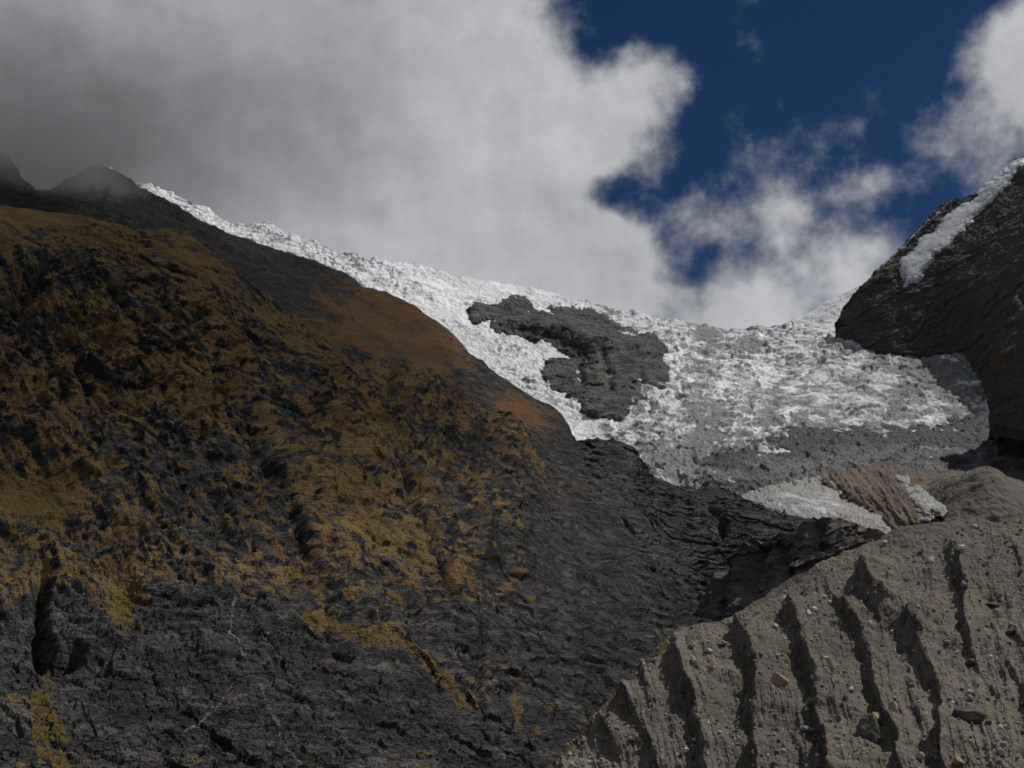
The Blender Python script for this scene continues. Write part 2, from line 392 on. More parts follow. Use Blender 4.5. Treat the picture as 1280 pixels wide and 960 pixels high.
# ------------------------------------------------------------------ grassy left slope and rock bench
L = Land([(-200, 1030), (200, 1030), (450, 1030), (690, 1030), (790, 950), (900, 860), (1000, 810), (1120, 760)],
         [(-200, 238), (-40, 250), (0, 258), (60, 266), (110, 273), (160, 290), (185, 296), (212, 297), (255, 318), (300, 355), (345, 392), (400, 425), (450, 448), (490, 462), (560, 504), (640, 549), (700, 572),
          (722, 560), (745, 557), (765, 556), (790, 561), (800, 578), (815, 602), (840, 616), (870, 619), (900, 616), (935, 634), (990, 652), (1030, 664), (1070, 674), (1130, 690)],
         980, 700, D_front)
px, py = L.px, L.py
G = lambda x, y, sx, sy, r=0.: np.exp(-(((px - x) * math.cos(r) + (py - y) * math.sin(r)) / sx) ** 2 - ((-(px - x) * math.sin(r) + (py - y) * math.cos(r)) / sy) ** 2)
smooth_top = sstep(300, 262, py - .05 * px) * (px < 220)
calm = np.clip(1 - .8 * smooth_top - .7 * G(35, 648, 55, 35) - .35 * G(155, 790, 25, 45), .15, 1)
rocky = np.clip(.55 + .5 * sstep(700, 860, py) + .5 * sstep(480, 800, px), 0, 1.3)
wp = 26 * np.stack([L.noise(120, 3, off=5.), L.noise(120, 3, off=9.)], -1)
gx, gy = px + .35 * wp[..., 0], py + .2 * wp[..., 1]
def diag(a_deg, wu, wv, octv=4, off=0., ridged=False, k=14.):
    a = math.radians(a_deg); X_ = px + k * wq; u_ = -X_ * math.sin(a) + py * math.cos(a); v_ = X_ * math.cos(a) + py * math.sin(a)
    return fbm2(u_ / wu, v_ / wv, octv, .55, ridged, off)
wq = L.noise(70, 4, .6, off=91.)
apron = sstep(600, 760, px + .25 * (py - 600)) * sstep(900, 700, py)
Ds = np.clip(D_front(px, py) / 1100, .42, 1.25); near = sstep(1000, 480, D_front(px, py))
spine = diag(52, 120, 520, 4, 1.5, True) * .65 + diag(48, 40, 190, 4, 5.5, True) * .35
h = 16 * L.noise(230, 3, .5, ridged=True) + 36 * spine * (1 - .75 * apron) * sstep(960, 800, py) + 9 * L.noise(80, 4, .55, off=3.) + 5 * L.noise(38, 3, .6, ridged=True, aniso=(2, 2, .8), rot=bed)
h += (.45 + .6 * rocky) * ((6 * L.blocks(46, 15, -24, 3)) * (1 - .7 * near) + 4.5 * L.blocks(19, 7, -20, 9) + 2.6 * L.blocks(8.5, 3.4, -20, 23))
h = h * Ds * (1 - .68 * apron) * (1 - .62 * sstep(.82, .97, L.v) * (px < 480))
h += near * (1.3 * L.blocks(5.5, 2.4, -14, 33) + .8 * L.blocks(2.4, 1.1, -8, 43) + 1.3 * L.noise(5, 4, .65, aniso=(2, 2, 1), rot=bed))
h += (2.6 - 1.2 * near) * L.noise(9, 4, .65, aniso=(2.5, 2.5, .9), rot=bed)
h += apron * (3 * L.noise(34, 4, .55, aniso=(5, 5, 1), rot=rotz_y(math.radians(-26)), off=41.) + 5 * L.noise(90, 3, .5, off=45.) + 3.5 * L.blocks(44, 12, -27, 53) + 1.8 * L.blocks(15, 5, -24, 55) + 6 * diag(32, 30, 190, 4, 8.5, True, 4.))
gx = gx + 9 * wq + 4 * L.noise(22, 3, .6, off=93.)
gul = np.zeros(L.shape)
for poly, w, d in [([(488, 580), (497, 610), (505, 640), (520, 682), (533, 715), (543, 755), (566, 788)], 10, 26), ([(586, 770), (591, 830), (589, 880), (600, 905), (625, 965)], 3.5, 6),
                   ([(300, 560), (330, 610), (350, 664), (362, 702), (388, 745), (410, 790)], 7, 11), ([(52, 735), (43, 780), (42, 815), (47, 855), (70, 852), (100, 849)], 9, 17),
                   ([(600, 480), (640, 540), (690, 600)], 9, 8), ([(100, 470), (96, 500), (106, 530)], 7, 7), ([(505, 640), (540, 665), (575, 672)], 6, 9), ([(533, 715), (560, 730)], 6, 10),
                   ([(450, 790), (465, 830)], 5, 9), ([(370, 520), (395, 560), (405, 590)], 7, 9), ([(655, 640), (720, 690), (800, 740), (850, 775)], 10, 12),
                   ([(560, 620), (600, 680), (640, 740), (690, 800)], 8, 8), ([(240, 470), (290, 540), (330, 600)], 8, 9), ([(0, 420), (40, 380), (60, 330)], 12, 14),
                   ([(880, 640), (900, 655), (905, 672)], 6, 20), ([(690, 560), (720, 600), (770, 625), (850, 640)], 10, 9)]:
    dd, u = polydist(gx, gy, poly); k = np.exp(-(dd / w) ** 2) * sstep(0, .12, u) * sstep(1, .88, u) * d
    gul = np.maximum(gul, k)
# benches of the rock step below the glacier, and the deep gully beside the cliff
step = 0
for poly, w, d in [([(740, 655), (800, 665), (850, 668), (900, 662)], 30, 28), ([(780, 715), (830, 745), (880, 760)], 26, 26), ([(735, 575), (790, 580)], 18, 16)]:
    dd, u = polydist(px, gy - 10, poly); step = step + np.exp(-(dd / w) ** 2) * d * np.tanh((np.array(poly)[:, 1].mean() - gy) / 8)
L.push(h * calm - gul + step * .45)
L.renormal()
up = blur(L.N[..., 2], 3)
reg = .46 * sstep(900, 700, py) * sstep(860, 540, px + .35 * (py - 500)) + .17 - .12 * sstep(620, 800, px) + .22 * G(760, 606, 34, 16) + .12 * G(600, 520, 110, 60, .6)
heath = L.noise(60, 5, .62, off=25.)
streak = 1.1 * diag(50, 9, 34, 5, 11.5) + .8 * diag(28, 5, 18, 4, 13.5) + .5 * spine
big_n = L.noise(150, 4, .6, off=21.)
reg = reg + .17 * sstep(700, 860, py) * sstep(760, 600, px) - .3 * sstep(640, 860, py + 120 * spine + 150 * L.noise(90, 4, .6, off=27.))
grass = reg - .16 + .75 * (up - .62) + .55 * big_n + .22 * spine + .62 * streak
grass += .75 * smooth_top + .75 * G(35, 648, 45, 30) + .75 * G(152, 785, 20, 45) + .75 * G(55, 915, 22, 50, -.4) + .5 * G(405, 572, 30, 9, .3) + .45 * G(420, 660, 40, 14) 
olive = np.clip(.9 * G(35, 648, 50, 35) * .5 + .9 * G(152, 790, 25, 50) + .8 * G(60, 915, 30, 60) + .25 * sstep(820, 900, py), 0, .85)
for poly, w, a, o_ in [([(372, 792), (440, 832), (505, 853), (560, 882), (590, 905)], 7, .7, .5), ([(640, 730), (700, 750), (760, 790)], 6, .5, .1), ([(420, 700), (480, 712), (540, 745)], 12, .5, .2),
                       ([(560, 740), (630, 770), (720, 810)], 7, .5, .1), ([(120, 420), (170, 480), (175, 520)], 12, .4, 0), ([(40, 400), (150, 460), (260, 560)], 22, .3, 0)]:
    dd, _ = polydist(gx, gy, poly); k = np.exp(-(dd / w) ** 2); grass = grass + a * k; olive = np.maximum(olive, o_ * k)
pale = np.full(L.shape, -.25); vein = L.noise(5, 4, .6, off=71.) - .1
for poly, w, a in [([(287, 772), (280, 800), (278, 828), (300, 862), (330, 905), (355, 940), (375, 965)], 3.2, .95), ([(285, 884), (262, 898), (245, 912), (230, 918)], 2.2, 1.1), ([(240, 915), (246, 935)], 1.5, .9),
                   ([(712, 744), (742, 758), (766, 782), (778, 805), (793, 836)], 2.0, .9), ([(470, 836), (485, 868), (492, 895), (502, 930), (515, 965)], 2.4, .8), ([(592, 900), (610, 935), (625, 968)], 2.6, .9),
                   ([(345, 905), (372, 945), (380, 965)], 1.8, .8), ([(525, 566), (545, 590), (560, 600)], 3, .5), ([(690, 560), (715, 575), (740, 600)], 6, .35)]:
    dd, _ = polydist(px + 6 * L.noise(12, 4, .6, off=73.), py + 4 * L.noise(12, 3, .6, off=75.), poly); pale = np.maximum(pale, (.78 * a + .5 * vein) * np.exp(-(dd / (.75 * w)) ** 2))
pale = np.maximum(pale, .44 * G(225, 815, 62, 32)); pale = np.maximum(pale, .38 * G(490, 880, 46, 40)); pale = np.maximum(pale, .36 * G(90, 830, 30, 24)); pale = np.maximum(pale, .34 * G(300, 790, 60, 14, -.2)); pale = np.maximum(pale, .56 * apron - .12 + .3 * diag(32, 12, 80, 4, 19.5, False, 4.))
pale = np.maximum(pale, .42 * G(378, 890, 24, 60)); pale = np.maximum(pale, .3 * G(800, 620, 60, 22)); pale = np.maximum(pale, .28 * G(880, 630, 70, 14)); pale = np.maximum(pale, .25 * G(590, 500, 30, 40, -.6))
grass -= .9 * np.clip(pale - .2 * apron, 0, 1)
shr = .15 + .55 * diag(40, 14, 30, 5, 17.5) + .6 * L.noise(75, 4, .6, off=31.) + .25 * sstep(.62, .45, up) * sstep(800, 700, py)
shr += -.35 * smooth_top - .6 * G(35, 648, 55, 35) - .25 * sstep(640, 740, px) - .3 * sstep(780, 840, py) + .3 * gul / 20 - 1.2 * np.clip(pale, 0, 1)
structure(L.build('mountain_slope', M_slope, {'grass': grass, 'olive': olive, 'shrub': shr, 'pale': pale, 'heath': .24 + .8 * heath + .3 * sstep(560, 760, px)}),
          'steep mountainside of dark rock and tawny grass filling the left', 'mountain')

# ------------------------------------------------------------------ the glacier
L = Land([(128, 270), (300, 430), (450, 510), (600, 640), (715, 700), (900, 700), (1100, 700), (1320, 650)],
         [(128, 222), (136, 215), (160, 228), (195, 240), (215, 249), (230, 254), (265, 268), (283, 280), (300, 282), (325, 284), (340, 287), (380, 302), (420, 318), (460, 328), (500, 336), (560, 345), (620, 355),
          (670, 362), (720, 378), (770, 392), (830, 402), (880, 408), (940, 415), (985, 410), (1005, 400), (1018, 390), (1045, 373), (1070, 362), (1110, 350), (1320, 330)],
         1050, 420, D_ice)
px, py = L.px, L.py
q = L.P.reshape(-1, 3); warp = np.stack([L.noise(90, 3, off=2.).ravel(), L.noise(90, 3, off=6.).ravel()], 1)
xy = np.stack([q[:, 0], q[:, 2] * 1.25], 1)
big = (L.noise(260, 3, .5))
f1, f2, c1 = worley(xy / np.array([46, 30]) + 1.1 * warp)
g1, g2, c2 = worley(xy / np.array([17, 12]) + 2.2 * warp + 40)
k1, k2, c3 = worley(xy / np.array([7.5, 6]) + 3 * warp + 80)
R = lambda a: a.reshape(L.shape)
calm = 1 - .8 * G(725, 545, 30, 22) - .6 * G(640, 360, 90, 14) - .75 * sstep(985, 1010, px) * sstep(425, 395, py) - .5 * G(560, 400, 50, 25) - .35 * G(990, 500, 60, 40)
calm = np.clip(calm, .12, 1) * (1 + .25 * R(warp[:, 0]))
rr = np.hypot(px - 880, 1.5 * (py - 690)); th = np.arctan2(px - 880, 690 - py) + .12 * R(warp[:, 0])
lw = sstep(800, 640, px + .9 * (py - 450)); ua = -px * .53 + py * .85 + 10 * R(warp[:, 1]); va = px * .85 + py * .53 + 10 * R(warp[:, 0])
def flow(nu, nv, mu, mv, octv=4, off=0., ridged=False):
    f = lambda a, b: fbm2(a, b, octv, .58, ridged, off)
    return (1 - lw) * f(th * nu, rr / nv) + lw * f(ua / mu, va / mv)
crev = flow(5, 15, 34, 10, 4, 3.3, True); bands = flow(22, 190, 7, 130, 5, 5.3); band2 = flow(9, 260, 16, 160, 4, 9.3)
amt = .7 + 1.3 * np.clip(L.noise(150, 4, .6, off=13.) + .15, 0, 1)
crev2 = flow(3, 42, 95, 30, 4, 13.3, True)
h = 20 * big + 13 * calm * crev2 + calm * amt * (6 * R(c1) + 4 * R(c2) + 2 * R(c3) - 5 * R(np.exp(-((f2 - f1) / .14) ** 2)) - 2.5 * R(np.exp(-((g2 - g1) / .16) ** 2)) + 6 * L.noise(30, 5, .66) + 8 * crev + 6 * bands)
h = blur(h, 1)
L.push(h)
wn = R(warp[:, 1])
dirt = .42 + .25 * wn + .2 * sstep(430, 560, py) * sstep(560, 700, px) + .35 * R(c2 > .75) * calm - .3 * G(600, 400, 160, 70) + .1 * sstep(480, 720, px) - .5 * G(725, 545, 40, 30) + .3 * G(1200, 480, 70, 60) + .35 * G(860, 590, 50, 40) - .4 * sstep(985, 1010, px) * sstep(420, 395, py) + .25 * G(760, 545, 30, 14, .5)
for poly, w, a in [([(722, 535), (745, 548), (760, 556)], 4, 1.1), ([(840, 480), (880, 420), (940, 430)], 26, .25), ([(1060, 440), (1240, 470)], 26, .3), ([(880, 540), (960, 520), (1120, 500)], 30, .12), ([(870, 520), (880, 560), (870, 600)], 20, .3)]:
    dd, _ = polydist(px, py, poly); dirt = dirt + a * np.exp(-(dd / w) ** 2)
blot = L.noise(110, 5, .62, off=61., aniso=(1, 1, .6)) + .6 * L.noise(34, 4, .6, off=67.)
dirt = dirt + .02 + .24 * sstep(700, 820, px) - .8 * blot - .6 * bands - .8 * band2 - .25 * crev2 - .4 * crev
snow = .0 - .12 * sstep(700, 820, px) + .8 * blot + .6 * bands + .7 * band2 + .2 * crev2 + .2 * crev + .3 * G(940, 480, 60, 40) + .3 * G(940, 545, 90, 22, -.12) + .35 * G(610, 375, 120, 22, .15) + .3 * G(520, 390, 60, 40, .5) + .7 * G(725, 545, 26, 16, .5) + .5 * G(770, 530, 12, 8) + .3 * sstep(420, 200, px) + .35 * sstep(985, 1010, px) * sstep(420, 395, py) + .25 * G(860, 450, 50, 30) + .25 * G(1150, 520, 60, 14) + .6 * G(1195, 462, 34, 8, .5)
structure(L.build('glacier', M_ice, {'dirt': dirt, 'snow': snow}), 'crevassed grey white glacier icefall spilling down from the saddle', 'glacier')

# rock island in the ice
poly = [(590, 388), (600, 385), (613, 388), (627, 382), (640, 376), (655, 379), (667, 390), (673, 395), (683, 394), (690, 389), (710, 388), (727, 392), (750, 397), (763, 403), (772, 413), (787, 420), (800, 422), (817, 422), (823, 437), (830, 473),
        (827, 487), (800, 503), (777, 524), (750, 521), (733, 513), (720, 500), (707, 493), (687, 488), (680, 470), (690, 457), (724, 452), (710, 443), (690, 434), (677, 430), (660, 427), (633, 420), (618, 417), (613, 400), (592, 403)]
L = Patch(poly, lambda x, y: D_ice(x, y) - 31, lambda x, y: 16 + 95 * np.clip(1 - np.abs(y - 428 - .12 * (x - 720)) / 62, 0, 1) * sstep(600, 690, x), 30, 1.0, 2.6, 40, 9.)
px, py = L.px, L.py
st = L.noise(60, 4, .55, aniso=(4, 4, 1), rot=rotz_y(math.radians(-8)))
ledge, _ = polydist(px, py + 3 * L.noise(80, 3), [(640, 415), (700, 412), (735, 430), (790, 440), (830, 440)])
notch = 0
for pl in ([(752, 440), (757, 458), (766, 470)], [(757, 466), (762, 488)], [(800, 470), (806, 492)], [(722, 462), (728, 480)]):
    dd, _ = polydist(px, py, pl); notch = notch + np.exp(-(dd / 5) ** 2)
L.push(8 + 14 * fbm(L.pts(260), 3, .5).reshape(L.shape) + 6 * L.noise(110, 3, .5) + 4 * st + 5 * L.blocks(46, 26, -8, 5) + 3 * L.blocks(18, 10, -8, 15) + 2.5 * L.noise(20, 4, .62) + 4 * L.noise(22, 4, .6, ridged=True, aniso=(1, 1, 3)) + 15 * np.exp(-(ledge / 6) ** 2) - 15 * notch)
structure(L.build('rock_outcrop', M_outcrop, {'brown': np.full(L.shape, -.1), 'snow': -.2 + .2 * L.noise(30, 4, .6, off=3.) + .55 * np.exp(-((L.sd - 3) / 5) ** 2) * (py > 395) + .5 * np.exp(-((px - 786) / 14) ** 2 - ((py - 419) / 3) ** 2)}),
          'dark grey rock island ringed by the crevassed ice', 'rock outcrop')

# ------------------------------------------------------------------ right peak
L = Land([(1050, 433), (1062, 437), (1085, 438), (1100, 440), (1130, 445), (1160, 448), (1185, 446), (1200, 443), (1215, 455), (1228, 470), (1240, 492), (1247, 524), (1300, 536), (1400, 545)],
         [(1046, 426), (1046, 405), (1052, 392), (1070, 368), (1090, 345), (1120, 316), (1145, 291), (1163, 272), (1178, 256), (1190, 251), (1200, 252), (1215, 246), (1230, 245), (1255, 222), (1280, 205), (1330, 165), (1420, 95)],
         420, 330, D_peak, fold=160)
px, py = L.px, L.py
L.push(9 * L.noise(240, 3, .5, ridged=True) + 5 * L.noise(60, 4, .6, ridged=True) + 5 * L.blocks(50, 40, 40, 2) + 3 * L.blocks(18, 15, 40, 12) + 4 * L.noise(18, 4, .6, ridged=True, aniso=(1, 1, 2.)))
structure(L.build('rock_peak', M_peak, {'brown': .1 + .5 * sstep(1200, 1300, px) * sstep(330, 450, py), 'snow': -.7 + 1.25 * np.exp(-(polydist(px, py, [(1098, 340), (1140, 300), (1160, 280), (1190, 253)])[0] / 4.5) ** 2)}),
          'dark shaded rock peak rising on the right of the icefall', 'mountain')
tongue = [(1276, 209), (1263, 219), (1250, 229), (1233, 243), (1223, 255), (1206, 260), (1193, 268), (1183, 277), (1176, 290), (1153, 303), (1146, 319), (1130, 327), (1131, 340), (1136, 357), (1146, 353), (1156, 340), (1166, 324), (1186, 310), (1206, 288), (1223, 268), (1243, 251), (1257, 237), (1274, 214)]
L = Patch(tongue, D_peak, 6, 9, .9, 3., 40, 8.)
L.push(8 + 8 * fbm(L.pts(240), 3, .5, ridged=True).reshape(L.shape) + 1.5 * L.noise(30, 4, .6))
structure(L.build('hanging_snowfield', M_snow, {'dirt': .05 + .5 * sstep(6, 1, L.sd) * (L.py > 260), 'snow': .1 + .3 * L.noise(60, 3)}), 'white tongue of snow hanging on the dark right hand peak', 'snowfield')
D_spur = Depth([(1235, 560, 2250), (1248, 470, 2350), (1268, 390, 2420), (1320, 290, 2500), (1420, 560, 1900), (1420, 300, 2100), (1330, 430, 2200)])
L = Land([(1238, 534), (1300, 545), (1440, 560)], [(1238, 528), (1241, 512), (1247, 478), (1256, 430), (1268, 395), (1296, 340), (1340, 280), (1440, 200)], 160, 200, D_spur, fold=120)
L.push(18 * L.noise(120, 4, .55, ridged=True) + 6 * L.noise(25, 4, .6, ridged=True))
structure(L.build('rock_spur', M_peak, {'brown': .45 + 0 * L.px, 'snow': -.5 + 0 * L.px}), 'brown rock spur at the right edge below the dark peak', 'rock spur')

# ------------------------------------------------------------------ debris covered ice, shelf, snow and mound below the icefall
deb = [(878, 606), (888, 588), (905, 571), (945, 561), (1000, 552), (1060, 548), (1100, 545), (1150, 541), (1200, 540), (1260, 533), (1340, 526), (1340, 680), (1200, 680), (900, 680), (880, 640)]
L = Patch(deb, D_ice, 22, 12, 1.25, 5., 22, 11.)
px, py = L.px, L.py
L.push(10 + 10 * L.noise(150, 3) + 9 * L.noise(40, 4, .6, ridged=True) + 5 * L.blocks(22, 14, 5, 61) + 3 * L.noise(14, 4, .6, ridged=True))
structure(L.build('debris_covered_ice', M_debris_ice, {'dirt': .62 + .5 * sstep(30, 6, L.sd) * (py < 600) * sstep(880, 930, px) + .45 * G(965, 572, 50, 16, -.15) + .35 * G(1180, 556, 100, 12) - .5 * G(985, 594, 50, 12) - .35 * G(1090, 575, 60, 6) + .7 * L.noise(80, 5, .65) + .9 * fbm2((px + .6 * py) / 40, (py - .15 * px) / 9, 4) + .3 * sstep(600, 640, py), 'snow': -.15 + .3 * L.noise(60, 3) - .25 * sstep(20, 5, L.sd)}),
          'dark grey ice buried in rubble along the foot of the icefall', 'debris ice')
L = Land([(850, 720), (1000, 730), (1100, 730), (1380, 720)], [(850, 640), (880, 628), (930, 626), (1000, 612), (1050, 596), (1100, 590), (1150, 588), (1200, 590), (1240, 596), (1270, 604), (1380, 596)], 420, 170, D_shelf, fold=0, back=4)
px, py = L.px, L.py
bump = 45 * G(1238, 628, 34, 20) + 20 * G(1190, 625, 30, 20)
L.push(8 * L.noise(140, 3) + 5 * L.noise(36, 4, .6, ridged=True) + 2.5 * L.noise(12, 4, .6) + bump)
structure(L.build('debris_shelf', M_shelf, {'stain': -.2 + .75 * G(1238, 628, 36, 20) + .1 * G(900, 640, 60, 14), 'shade_damp': -.1 + .5 * G(1165, 600, 30, 12), 'olive': np.full(L.shape, -.6)}),
          'grey brown shelf of rubble behind the moraine crest', 'debris slope')
D_sn = lambda x, y: np.minimum(D_shelf(x, y), D_ice(x, y)) - 14
mound = [(1030, 603), (1050, 597), (1085, 592), (1120, 590), (1140, 596), (1160, 605), (1172, 625), (1178, 645), (1160, 662), (1120, 672), (1105, 650), (1080, 634), (1058, 622), (1040, 612)]
L = Patch(mound, D_sn, 34, 26, 1.2, 2., 45)
L.push(8 * L.noise(60, 3) + 3.5 * L.noise(14, 4, .6) + 7 * fbm2((L.px - .9 * L.py) / 14, (L.py + .5 * L.px) / 70, 4, ridged=True))
structure(L.build('earth_mound', M_mound, {'stain': .2 + .8 * fbm2((L.px - .9 * L.py) / 8, (L.py + .5 * L.px) / 50, 4), 'shade_damp': -.05 + .7 * fbm2((L.px - .9 * L.py) / 12, (L.py + .5 * L.px) / 60, 4, off=4), 'olive': np.full(L.shape, -.6)}), 'brown earthy mound between the two dirty snow patches', 'mound')
for poly, th, lab in [([(928, 622), (958, 613), (1000, 606), (1030, 603), (1046, 603), (1052, 616), (1046, 626), (1066, 632), (1088, 634), (1100, 645), (1118, 655), (1122, 668), (1108, 674), (1085, 662), (1045, 652), (1000, 650), (965, 636)], 10, 'wide dirty snow patch in the hollow above the dark cliff'),
                      ([(1122, 598), (1134, 597), (1140, 606), (1160, 612), (1176, 628), (1182, 640), (1165, 648), (1150, 652), (1143, 640), (1130, 628), (1128, 612)], 74, 'broken pale ice patch on the right of the brown mound'),
                      ([(1046, 628), (1070, 634), (1092, 636), (1112, 648), (1122, 660), (1104, 658), (1080, 646), (1050, 640)], 80, 'narrow grey snow strip along the lower edge of the brown mound')][:2]:
    L = Patch(poly, (lambda x, y: D_sn(x, y) - 34) if th > 50 else D_sn, 24 if th > 50 else th, 12 if th > 50 else 20, 1.0, 4.5, 60, 8.)
    L.push(3 * L.noise(50, 3) + 2.2 * L.noise(12, 4, .6, ridged=True, aniso=(1, 1, 2)))
    dd, _ = polydist(L.px, L.py, [(960, 632), (1010, 630), (1045, 632)])
    structure(L.build('snow_patch', M_snow, {'dirt': .9 + .7 * np.exp(-((L.sd - 1) / 6) ** 2) + .3 * L.noise(30, 3) + 1.2 * fbm2((L.px + 2 * L.py) / 60, (L.py - .25 * L.px) / 5, 4, .6) - .2 * np.exp(-(dd / 8) ** 2), 'snow': -.15 + 0 * L.px}), lab, 'snow patch')

# ------------------------------------------------------------------ dark cliff at the head of the gully
cliff = [(866, 790), (872, 775), (885, 752), (898, 728), (912, 708), (928, 690), (944, 671), (954, 688), (960, 690), (974, 667), (990, 668), (1010, 662), (1035, 655), (1052, 650), (1078, 660), (1104, 668), (1120, 690), (1090, 720), (1000, 780), (900, 800)]
D_cliff = Depth([(866, 790, 1300), (900, 800, 1240), (912, 708, 1290), (950, 675, 1240), (950, 770, 1170), (1040, 652, 1120), (1040, 730, 1050), (1104, 668, 1040), (1130, 700, 1000), (990, 668, 1180), (970, 690, 1215)])
L = Land([(860, 815), (930, 800), (1000, 770), (1060, 730), (1135, 700)], [(862, 795), (872, 776), (886, 750), (899, 727), (912, 708), (929, 690), (943, 671), (949, 674), (955, 688), (961, 689), (968, 674), (975, 667), (990, 669), (1010, 661), (1035, 655), (1052, 650), (1078, 659), (1104, 668), (1118, 676), (1140, 690)],
         300, 190, D_cliff, back=9, back_step=55, back_drop=.12)
px, py = L.px, L.py
cut = 0
for pl, w in (([(958, 688), (950, 715), (940, 740)], 7), ([(985, 690), (990, 730)], 6), ([(915, 715), (905, 760)], 6), ([(1030, 665), (1020, 700)], 6)):
    dd, _ = polydist(px, py, pl); cut = cut + np.exp(-(dd / w) ** 2)
L.push(9 * L.noise(60, 4, .58, ridged=True) + 10 * L.blocks(30, 40, -10, 4) + 5 * L.blocks(12, 15, -10, 14) + 2 * L.noise(10, 4, .62) - 22 * cut)
structure(L.build('cliff', M_cliff, {'brown': .02 + .4 * sstep(1000, 1090, px) + 0 * px, 'snow': np.full(L.shape, -.6)}), 'dark shadowed cliff above the gully behind the moraine crest', 'cliff')

# ------------------------------------------------------------------ moraine with its ribs and gullies
L = Land([(640, 1045), (900, 1045), (1100, 1045), (1520, 1045)],
         [(640, 1020), (668, 985), (690, 957), (720, 922), (762, 880), (800, 838), (835, 803), (850, 791), (868, 787), (895, 781), (918, 768), (960, 746), (990, 727), (1012, 712), (1040, 698), (1062, 690), (1085, 682), (1100, 675), (1125, 666), (1150, 661), (1185, 652), (1210, 645), (1245, 648), (1280, 641), (1360, 628), (1520, 612)],
         980, 430, D_moraine, back_step=25, back_drop=.9)
px, py = L.px, L.py
MX = px + 7 * L.noise(24, 3, .55) + 3.5 * L.noise(6, 3, .6, off=3.); MY = py
wm = .75 + .9 * L.noise(18, 3, .6, off=8.); hm = np.clip(1 + 1.1 * L.noise(30, 3, .6, off=11.), .35, 1.5)
ribs = [([(1073, 690), (1083, 728), (1093, 750), (1120, 770), (1143, 787), (1156, 805), (1162, 830), (1172, 855), (1186, 885), (1198, 950), (1205, 1040)], [8, 14, 24, 45, 55, 50, 26, 18, 14, 14], 9.5),
        ([(1180, 668), (1188, 685), (1196, 700), (1203, 727), (1206, 742), (1211, 783), (1219, 822), (1228, 852), (1238, 880)], [3, 8, 14, 16, 10, 12, 13, 10, 6], 7.5),
        ([(1206, 745), (1223, 763), (1234, 783), (1244, 803), (1257, 830), (1268, 852), (1285, 885), (1310, 960)], [6, 9, 12, 12, 9, 8, 8], 4.5),
        ([(1035, 740), (1048, 757), (1067, 783), (1080, 803), (1090, 830), (1099, 862), (1104, 890), (1117, 920), (1136, 950), (1160, 1030)], [3, 6, 13, 16, 14, 11, 9, 9, 9], 7.),
        ([(975, 740), (986, 763), (1000, 793), (1013, 828), (1023, 853), (1033, 887), (1037, 925), (1050, 953), (1070, 1030)], [3, 7, 12, 18, 22, 20, 16, 14], 8.),
        ([(1015, 770), (1023, 783), (1040, 810), (1056, 842), (1067, 880), (1072, 910)], [3, 6, 9, 8, 6], 3.5),
        ([(900, 772), (913, 787), (933, 817), (946, 842), (951, 870), (950, 907), (957, 953), (970, 1030)], [3, 7, 10, 14, 16, 18, 18], 8.),
        ([(832, 790), (841, 803), (854, 835), (862, 867), (871, 893), (878, 933), (884, 960), (900, 1030)], [3, 6, 12, 15, 17, 20, 22], 7.5),
        ([(806, 838), (813, 853), (821, 880), (834, 917), (845, 960)], [4, 7, 8, 8, 8], 3.5),
        ([(765, 850), (774, 857), (791, 883), (814, 923), (828, 952), (850, 1030)], [3, 6, 9, 11, 11], 5.),
        ([(742, 880), (753, 892), (774, 933), (785, 965)], [3, 7, 8, 8], 4.),
        ([(965, 880), (978, 900), (997, 928), (1012, 960), (1030, 1030)], [3, 6, 8, 10], 4.),
        ([(1132, 850), (1144, 880), (1156, 910), (1162, 938), (1170, 1000)], [4, 10, 14, 12, 8], 5.),
        ([(1224, 838), (1238, 873), (1255, 895), (1285, 905), (1330, 915)], [5, 8, 10, 8], 4.5),
        ([(1110, 720), (1135, 745), (1150, 768), (1165, 800), (1180, 840)], [3, 6, 7, 7, 6], 3.),
        ([(1240, 655), (1262, 680), (1276, 705), (1285, 760)], [4, 9, 10, 10], 4.),
        ([(1260, 780), (1280, 820), (1310, 870)], [4, 8, 8], 4.),
        ([(700, 950), (715, 985), (740, 1040)], [4, 7, 8], 3.)]
rib = np.zeros(L.shape); shade_damp = np.zeros(L.shape)
for pl, ws, hgt in ribs:
    a = np.array(pl, float); w = np.interp(MY, a[:len(ws), 1], ws); xr = np.interp(MY, a[:, 1], a[:, 0]); dx = MX - xr; w = np.clip(1.5 * w * wm, 3, 80)
    fade = sstep(a[0, 1] - 6, a[0, 1] + 34, MY) * sstep(a[-1, 1] + 4, a[-1, 1] - 34, MY)
    prof = np.where(dx < 0, sstep(-w * 1.05, -w * .05, dx), np.exp(-dx / 52))
    rib = np.maximum(rib, hgt * fade * prof * hm); shade_damp = np.maximum(shade_damp, fade * sstep(-w * 1.3, -w * .7, dx) * (dx < 0))  # shade on the ribs' left faces painted into the soil as darker colour
rib = blur(rib, 3); shade_damp = blur(shade_damp, 4)
rill2 = fbm2((MX - .25 * py) / 26, py / 150, 4, .55, True, 3)
rill = fbm(np.stack([(MX.ravel() - .22 * py.ravel()) / 13, py.ravel() / 95, np.full(px.size, 7.7)], 1), 4, .6, ridged=True).reshape(L.shape)
L.push(rib * 1.12 * sstep(1, .86, L.v) + 1.9 * rill2 * sstep(1, .9, L.v) + .5 * rill + 2.6 * L.noise(26, 4, .6, off=15.) + 5 * L.noise(70, 3) + 1.6 * L.noise(14, 4, .6) + .8 * L.noise(4, 4, .65, ridged=True) + .7 * L.noise(14, 3, .6, ridged=True, aniso=(1, 1, 3), off=4.))
L.renormal()
dd, u = polydist(px, py, [(680, 968), (720, 922), (762, 880), (800, 838), (835, 803)])
